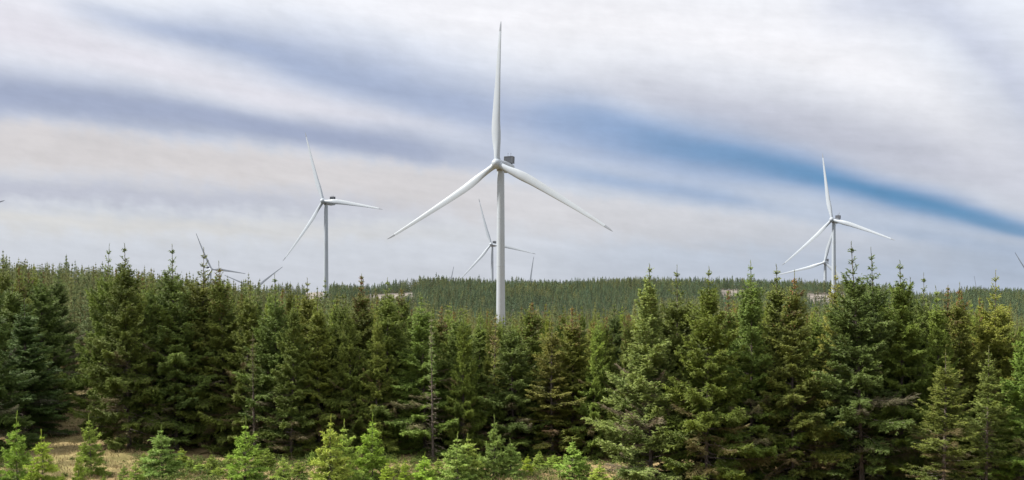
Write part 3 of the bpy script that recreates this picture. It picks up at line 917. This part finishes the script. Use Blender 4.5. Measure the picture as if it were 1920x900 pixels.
# landmarks that the packed trees are counted from, by photo column
MARKS = [(-60, 'the left edge of the photo'), (74, 'the bluish dark spruce'), (191, 'the first tree past the ride'), (240, 'the broad corner spruce'), (331, 'the bare topped spruce before the small hub'),
         (421, 'the brown spruce below the small turbine'), (515, 'the dark spire under the lone blade tip'), (612, 'the second largest turbine tower'), (672, 'the brown topped spruce past the second tower'),
         (745, 'the pale moor clearing'), (797, 'the bright green pointed spruce'), (858, 'the dark broad spruce'), (936, 'the foot of the largest tower'), (1000, 'the ragged yellow-brown spruce'),
         (1072, 'the orange-brown topped spruce'), (1151, 'the dark narrow spruce'), (1221, 'the sunlit corner spruce'), (1275, 'the olive spruce beside the corner tree'), (1324, 'the dense fresh green spruce'),
         (1407, 'the tall tiered spruce'), (1487, 'the red cone spruce'), (1558, 'the moor bank turbine tower'), (1616, 'the tallest spruce'), (1690, 'the bright tiered spruce'),
         (1736, 'the short bare spire in the skyline dip'), (1803, 'the red-brown crowned spruce'), (1863, 'the antler-topped spruce'), (1922, 'the fresh green tree at the edge')]
ORD = ['first', 'second', 'third', 'fourth', 'fifth', 'sixth', 'seventh', 'eighth', 'ninth', 'tenth', 'eleventh', 'twelfth', 'thirteenth', 'fourteenth', 'fifteenth']


def counted(items, what):
    """items: (key, photo column) -> {key: label}; each is counted rightwards from the landmark before it."""
    out = {}; groups = {}
    for key, px in sorted(items, key=lambda q: q[1]):
        m = [k for k in MARKS if k[0] <= px][-1:] or [MARKS[0]]
        groups.setdefault(m[0][1], []).append(key)
    for m, ks in groups.items():
        for n_, key in enumerate(ks):
            out[key] = f'{what if len(ks) == 1 else ORD[min(n_, 14)] + " " + what} right of {m}'
    return out


FILL_LABEL = counted([(i, q[2]) for i, q in enumerate(fill) if i not in SKIP], 'packed spruce behind front row,')
for i, (x, D, px) in enumerate(fill):
    top = float(np.interp(px, SKY_U, SKY_Y)) + frng.choice((0, 0, 1)) * frng.uniform(-14, 0) + frng.uniform(-4, 22)
    H = EYE + (HY - top) / F * D - float(terrain(x, D))
    H = min(max(H, 7.5), 15.0)
    kind = frng.choices(['full', 'slender', 'cone', 'leader'], [4, 3, 3.2, .8])[0]
    vi = frng.randrange(3); src = KIND[kind][vi % len(KIND[kind])]
    baseR = {'full': 3.2, 'slender': 2.5, 'cone': 2.9, 'leader': 3.0}[kind]
    Rr = H * frng.uniform(.13, .18)
    k = frng.uniform(.9, 1.3); cst = frng.choice([OLIVE, OLIVE, YEL, BRN, tint(1, 1.05, .85)])
    colr = (cst[0] * k, cst[1] * k, cst[2] * k, 1)
    zone = 'slope' if px < 480 else ('middle' if px < 1190 else 'right')
    if px < 480: colr = (1.05 * k, 1.05 * k, .95 * k, 1)
    rz = frng.uniform(0, 6.28)
    if i in SKIP: continue
    spruce('plantation_spruce', src, x, D, H, Rr, 14.0, baseR, FILL_LABEL[i], 'tree', {'slope': 'spruces packed on the rising slope', 'middle': 'spruces packed behind the middle of the front wall', 'right': 'spruces packed behind the spires of the right stand'}[zone], colr, rot=rz)

# ------------------------------------------------------------------ young spruces in the clearing
def young(px, top, D, rpx, vi, colour, label):
    x = at(px, D)
    H = EYE + (HY - top) / F * D - float(terrain(x, D))
    m = max(colour[:3]); kq = (1.0 + .35 * (m - .8)) / m
    colour = (max(colour[0], .9 * colour[1]), colour[1], min(colour[2], .92 * colour[1]))
    colour = (colour[0] * kq * .97, colour[1] * kq * 1.02, colour[2] * kq * .9, 1)
    spruce('young_spruce', YOUNG[vi % 3], x, D, H, rpx / F * D * .92, 3.4, 1.15, label, 'young tree', 'young spruces in the clearing', colour)


YG, YB, YGR, YD = tint(1, 1, 1), tint(.8, 1.0, 1.5), tint(.75, .78, 1.3), tint(.62, .75, .6)
for a in [
    (33, 772, 62, 42, 0, tint(1.05, 1.15, .8), 'bright young spruce nearest the left edge, its thin leader tall above the rest'),
    (78, 806, 61, 38, 1, tint(1.05, 1.12, .7), 'bright rounded young spruce beside the grassy ride, second from the left edge'),
    (172, 776, 66, 34, 2, tint(.6, .72, .85), 'grey-green young spruce standing alone in the dry grass of the ride'),
    (146, 842, 64, 16, 0, tint(.7, .8, .6), 'small young spruce at the foot of the grey-green one in the ride'),
    (305, 797, 64, 46, 1, tint(.62, .95, .9), 'blue-green young spruce with a bare leader, first after the dry grass patch'),
    (254, 862, 62, 22, 2, YD, 'low dark young spruce at the foot of the blue-green one'),
    (460, 782, 63, 42, 0, tint(.85, 1.05, .7), 'slender light green young spruce standing alone before the dark left wall'),
    (532, 852, 62.5, 24, 2, tint(1.05, 1.1, 1.1), 'pale small young spruce between the slender light green one and the twin bushy one'),
    (620, 779, 62, 48, 1, tint(1.15, 1.15, 1.0), 'large bright young spruce, the taller of the overlapping bushy twins'),
    (648, 787, 63, 40, 0, tint(1.1, 1.15, .95), 'bright young spruce, the lower of the overlapping bushy twins'),
    (699, 776, 65, 42, 2, tint(.62, .8, .45), 'deeper green young spruce right after the bushy twins'),
    (727, 862, 62, 22, 0, tint(.95, 1.1, .5), 'low yellow-green bush of a spruce at the foot of the deeper green one'),
    (760, 858, 62, 22, 1, tint(1.05, 1.2, .5), 'small vivid yellow-green young spruce in the gap below the thin pole trunk'),
    (798, 848, 62.5, 32, 2, tint(1.15, 1.25, .6), 'rounded yellow-green young spruce just before the twin tipped one'),
    (860, 810, 62, 44, 0, tint(1.1, 1.15, 1.05), 'pale bushy young spruce with two tips, the first tip'),
    (877, 813, 63, 38, 1, tint(1.0, 1.1, 1.0), 'pale young spruce making the second tip of the two tipped bush'),
    (925, 779, 63.5, 38, 2, YGR, 'tall greyish young spruce below the foot of the largest tower'),
    (956, 822, 64, 34, 0, tint(.6, .78, .95), 'bluish young spruce leaning against the tall greyish one'),
    (990, 852, 65, 18, 1, tint(.8, .95, .4), 'small yellowish young spruce at the edge of the dry grass strip'),
    (1073, 820, 63.5, 36, 2, tint(.95, 1.1, .85), 'lone young spruce on the dry grass strip before the sunlit cone-shaped tree'),
    (1040, 850, 69, 24, 0, tint(.45, .6, .4), 'dark low young spruce in the shade behind the lone one'),
    (1125, 868, 61, 34, 1, tint(1.2, 1.15, .7), 'olive young spruce at the skirts of the sunlit cone-shaped tree'),
    (375, 868, 66, 20, 2, tint(.6, .8, .45), 'small dark green young spruce at the foot of the left wall'),
    (410, 872, 64, 22, 0, tint(.8, 1.0, .5), 'low yellowish young spruce left of the slender light green one'),
    (116, 884, 60.5, 14, 1, tint(.7, .9, .5), 'tiny young spruce on the moss beside the ride'),
    (193, 888, 60.5, 14, 2, tint(.55, .7, .45), 'tiny dark young spruce in the pale dry grass'),
]:
    young(*a)
SEED_PX = (232, 340, 356, 395, 430, 500, 560, 585, 668, 745, 820, 900, 1012, 1095, 270, 482)
YMARKS = [(0, 'left edge'), (172, 'grey-green ride tree'), (305, 'blue-green young spruce'), (375, 'small dark young spruce'), (460, 'slender light green young spruce'), (532, 'pale small young spruce'), (648, 'bushy twins'),
          (727, 'low yellow-green bush'), (798, 'rounded yellow-green young spruce'), (877, 'two tipped pale bush'), (990, 'small yellowish young spruce'), (1073, 'lone young spruce')]
MARKS = [(a, 'the ' + b) for a, b in YMARKS]
SEED_LABEL = counted(list(enumerate(SEED_PX)), 'knee high seedling at the forest foot,')
for i, px in enumerate(SEED_PX):
    D = 64.5 + (i * 37 % 10) * .55
    x = at(px, D)
    H = 1.0 + .6 * ((i * 53) % 7) / 7
    spruce('spruce_seedling', YOUNG[i % 3], x, D, H, H * .42, 3.4, 1.05, SEED_LABEL[i], 'seedling', 'seedlings along the forest wall', tint(.8, .9, .5))

# ------------------------------------------------------------------ forest too thick to count: geometry-node scatter
def scatter(name, pts, scl, rot, idx, kinds, label):
    col = bpy.data.collections.new(name + '_kinds')
    for i, (t, c, cn) in enumerate(kinds):
        # trunk and crown of a kind in one mesh
        vt = np.empty(len(t.vertices) * 3, np.float32); t.vertices.foreach_get('co', vt)
        vc = np.empty(len(c.vertices) * 3, np.float32); c.vertices.foreach_get('co', vc)
        ft = np.empty(len(t.loops), np.int32); t.loops.foreach_get('vertex_index', ft)
        fc = np.empty(len(c.loops), np.int32); c.loops.foreach_get('vertex_index', fc)
        tone = np.empty(len(c.vertices) * 4, np.float32); c.attributes['tone'].data.foreach_get('color', tone)
        nt = len(vt) // 3
        me = mesh_np(f'{name}_tree', np.concatenate([vt, vc]).reshape(-1, 3), np.concatenate([ft, fc + nt]).reshape(-1, 3), c.materials[0], False,
                     np.concatenate([np.tile([.3, 0, .8], (nt, 1)), tone.reshape(-1, 4)[:, :3]]))
        col.objects.link(bpy.data.objects.new(f'{name}_tree_{i}', me))
    me = bpy.data.meshes.new(name)
    me.vertices.add(len(pts)); me.vertices.foreach_set('co', np.asarray(pts, np.float32).ravel())
    for nm, ty, arr, key in (('scl', 'FLOAT_VECTOR', scl, 'vector'), ('rotv', 'FLOAT_VECTOR', rot, 'vector'), ('pick', 'INT', idx, 'value')):
        a = me.attributes.new(nm, ty, 'POINT'); a.data.foreach_set(key, np.asarray(arr, np.int32 if ty == 'INT' else np.float32).ravel())
    o = add(name, me)
    tag(o, label, 'forest', kind='stuff')
    ng = bpy.data.node_groups.new(name, 'GeometryNodeTree')
    ng.interface.new_socket('Geometry', in_out='INPUT', socket_type='NodeSocketGeometry')
    ng.interface.new_socket('Geometry', in_out='OUTPUT', socket_type='NodeSocketGeometry')
    N = ng.nodes; Lk = ng.links
    gi, go = N.new('NodeGroupInput'), N.new('NodeGroupOutput')
    ci = N.new('GeometryNodeCollectionInfo'); ci.inputs[0].default_value = col; ci.inputs[1].default_value = True; ci.inputs[2].default_value = True
    ip = N.new('GeometryNodeInstanceOnPoints'); ip.inputs['Pick Instance'].default_value = True
    def named(nm, ty):
        q = N.new('GeometryNodeInputNamedAttribute'); q.data_type = ty; q.inputs[0].default_value = nm
        return q.outputs[0]
    Lk.new(gi.outputs[0], ip.inputs['Points']); Lk.new(ci.outputs[0], ip.inputs['Instance'])
    Lk.new(named('pick', 'INT'), ip.inputs['Instance Index']); Lk.new(named('scl', 'FLOAT_VECTOR'), ip.inputs['Scale'])
    e2r = N.new('FunctionNodeEulerToRotation'); Lk.new(named('rotv', 'FLOAT_VECTOR'), e2r.inputs[0]); Lk.new(e2r.outputs[0], ip.inputs['Rotation'])
    Lk.new(ip.outputs[0], go.inputs[0])
    md = o.modifiers.new('scatter', 'NODES'); md.node_group = ng
    return o


def jitter_grid(D0, D1, sp, ulo, uhi, g):
    out = []
    y = D0
    while y < D1:
        s = sp(y) if callable(sp) else sp
        xs = np.arange(at(ulo, y), at(uhi, y), s)
        yy = y + g.uniform(-.42, .42, len(xs)) * s
        xx = xs + g.uniform(-.42, .42, len(xs)) * s
        out.append(np.stack([xx, yy], 1)); y += s
    return np.concatenate(out)


g = np.random.default_rng(99)
# rising slope behind the ride and the hollow behind the front stand
P = jitter_grid(112, 262, 2.9, -260, 700, g)
keep = ~np.array([in_ride(a, b, 1.0) for a, b in P])
P = P[keep]
P2 = jitter_grid(119, 300, 6.5, 700, 2200, g)
# the same stand goes on beyond both ends of the front row and in the rows behind it
P3 = np.concatenate([jitter_grid(58, 119, 3.0, 2010, 3000, g), jitter_grid(66, 112, 3.0, -1200, -95, g), jitter_grid(86, 112, 3.3, -95, 2010, g)])
P3 = P3[~np.array([in_ride(a, b, 1.5) for a, b in P3])]
n_far = len(P) + len(P2)
P = np.concatenate([P, P2, P3])
z = terrain(P[:, 0], P[:, 1])
uu = 960 + F * P[:, 0] / P[:, 1]
cap = EYE + (HY - (np.interp(uu, SKY_U, SKY_Y) - 4)) / F * P[:, 1] - z
H = np.minimum(g.normal(10.2, 1.5, len(P)), np.maximum(cap, 5.5) * g.uniform(.72, 1.0, len(P)) + g.exponential(.9, len(P)))
H[n_far:] = np.where((uu[n_far:] > 2005) | (uu[n_far:] < -90), g.normal(11.5, 1.4, len(P) - n_far), np.minimum(cap[n_far:] - 1.2, 10.5) * g.uniform(.82, 1.0, len(P) - n_far))
s = H / 14.0
wd = s * g.uniform(.85, 1.12, len(P))
scatter('plantation_forest', np.c_[P, z], np.c_[wd, wd, s], np.c_[np.zeros((len(P), 2)), g.uniform(0, 6.28, len(P))], g.choice(3, len(P), p=[.42, .16, .42]), MIDLOD,
        'even green spruce plantation covering the rising slope beyond the ride')

# the far hillside
P = jitter_grid(440, 1110, lambda y: 4.7 + (y - 440) * .0016, -150, 2250, g)
uu = 960 + F * P[:, 0] / P[:, 1]
yD = P[:, 1]
clear = ((uu > 690) & (uu < 778 - (yD - 790) * .02) & (yD > 715) & (yD < 985)) | ((uu > 1350) & (uu < 1415) & (yD > 790) & (yD < 985)) \
    | ((uu > 1512) & (uu < 1585) & (yD > 690) & (yD < 930)) | ((uu > 572) & (uu < 618) & (yD > 700)) | (uu < 572) & (yD > 900) \
    | ((uu > 1640) & (uu < 1745) & (yD > 900) & (g.random(len(uu)) < .35))
P = P[~clear]
# compartments of different ages and thin spots between plantings
patch = np.sin(P[:, 0] * .031 + 1.0) * np.sin(P[:, 1] * .017 + P[:, 0] * .006) + .5 * np.sin(P[:, 0] * .083 + P[:, 1] * .041)
thin = np.sin(P[:, 0] * .13 + 2.0 * np.sin(P[:, 1] * .021)) * np.sin(P[:, 1] * .057 + 1.0)
keep = ~((thin > .72) & (g.random(len(P)) < .7)); P, patch = P[keep], patch[keep]
z = terrain(P[:, 0], P[:, 1])
H = np.clip(g.normal(10.2, 1.3, len(P)), 6, 14)
H *= 1 + .16 * np.sin(P[:, 0] * .021 + P[:, 1] * .013) * np.sin(P[:, 1] * .03) + .12 * np.sign(patch - .3)
s = H / 9.0
wd = s * g.uniform(.85, 1.2, len(P))
scatter('hillside_forest', np.c_[P, z], np.c_[wd, wd, s], np.c_[np.zeros((len(P), 2)), g.uniform(0, 6.28, len(P))], np.where(patch + g.normal(0, .45, len(P)) > .55, g.integers(3, 5, len(P)), g.integers(0, 3, len(P))), FARLOD,
        'distant conifer forest covering the long low hill on the skyline')

# ------------------------------------------------------------------ dry grass, moss and low undergrowth of the clearing
def plant_material(name, a, b, c):
    m, N = new_mat(name)
    at_ = N.node('ShaderNodeAttribute', attribute_name='tone')
    sp = N.node('ShaderNodeSeparateColor'); N.t.links.new(at_.outputs['Color'], sp.inputs[0])
    q = N.mix(sp.outputs[0], a, b); q = N.mix(sp.outputs[1], q, c)
    bs = principled(N, q, .7, .15)
    t = N.node('ShaderNodeBsdfTranslucent'); N.t.links.new(q, t.inputs[0])
    mx = N.node('ShaderNodeMixShader'); mx.inputs[0].default_value = .25
    N.t.links.new(bs.outputs[0], mx.inputs[1]); N.t.links.new(t.outputs[0], mx.inputs[2])
    output(N, mx.outputs[0])
    return m


GRASS = plant_material('dry_grass_blades', (.20, .145, .07), (.44, .34, .185), (.15, .165, .04))
MOSS = plant_material('undergrowth_leaves', (.05, .085, .018), (.13, .17, .03), (.20, .22, .05))

n = 42000
D = 58 + 50 * g.random(n) ** 1.6
px = g.uniform(-60, 1260, n)
X = at(px, D)
cx = np.interp(D, [55, 64, 80, 97, 110], [-24.5, -27.2, -34, -42.3, -47]); hw = np.interp(D, [55, 64, 80, 97, 110], [7.5, 6.0, 3.6, 2.4, 1.2])
ok = (np.abs(X - cx) < hw) | (D < 66.5)
X, D = X[ok], D[ok]; n = len(X)
clump = np.sin(X * 2.1) * np.sin(D * 1.7) + .6 * np.sin(X * 4.7 + 1) * np.sin(D * 5.1)
Z = terrain(X, D)
bs = np.stack([X, D, Z], 1)
ds = unit(np.c_[g.normal(0, .55, n), g.normal(0, .55, n), np.full(n, .8)])
ls = g.uniform(.14, .42, n) * (1 + .35 * clump)
v, f = spikes(bs, ds, np.maximum(ls, .08), g.uniform(.012, .026, n))
tn = np.stack([np.clip(g.random(n) * .8 + .15 * clump, 0, 1), np.clip((np.sin(X * .9 + 2) * np.sin(D * .8) - .25) * 1.2, 0, 1) * g.random(n), np.zeros(n)], 1)
go = add('dry_grass', mesh_np('dry_grass', v, f, GRASS, False, np.repeat(tn, 4, 0)))
tag(go, 'tan dry grass covering the ride and the clearing floor', 'grass', kind='stuff')

nc_ = 1700
px = g.uniform(-40, 1230, nc_); D = g.uniform(60.5, 72, nc_)
X = at(px, D)
dens_ = np.interp(px, [0, 120, 240, 300, 560, 700, 980, 1010, 1130, 1200], [.9, .3, .2, 1, 1, 1, .95, .4, .35, .8])
inr = np.array([in_ride(a, b, -.5) for a, b in zip(X, D)])
ok = (g.random(nc_) < dens_) & (~inr | (g.random(nc_) < .3))
X, D = X[ok], D[ok]; nc_ = len(X)
k = 34
idx = np.repeat(np.arange(nc_), k)
hgt = g.uniform(.12, .5, nc_)[idx]
rad = (hgt * .9 + .1)
bb = np.stack([X[idx] + g.normal(0, 1, len(idx)) * rad * .4, D[idx] + g.normal(0, 1, len(idx)) * rad * .4, np.zeros(len(idx))], 1)
bb[:, 2] = terrain(bb[:, 0], bb[:, 1]) + hgt * g.random(len(idx)) ** 1.3
dd = unit(np.c_[g.normal(0, .8, (len(idx), 2)), g.uniform(.0, 1, len(idx))])
v, f = spikes(bb, dd, g.uniform(.1, .26, len(idx)), g.uniform(.018, .034, len(idx)))
tone_c = g.random(nc_)[idx]
tn = np.stack([np.clip(tone_c + g.normal(0, .2, len(idx)), 0, 1), np.clip(g.random(len(idx)) * 1.2 - .7, 0, 1), np.zeros(len(idx))], 1)
uo = add('undergrowth', mesh_np('undergrowth', v, f, MOSS, False, np.repeat(tn, 4, 0)))
tag(uo, 'low yellow-green undergrowth at the foot of the young spruces', 'undergrowth', kind='stuff')
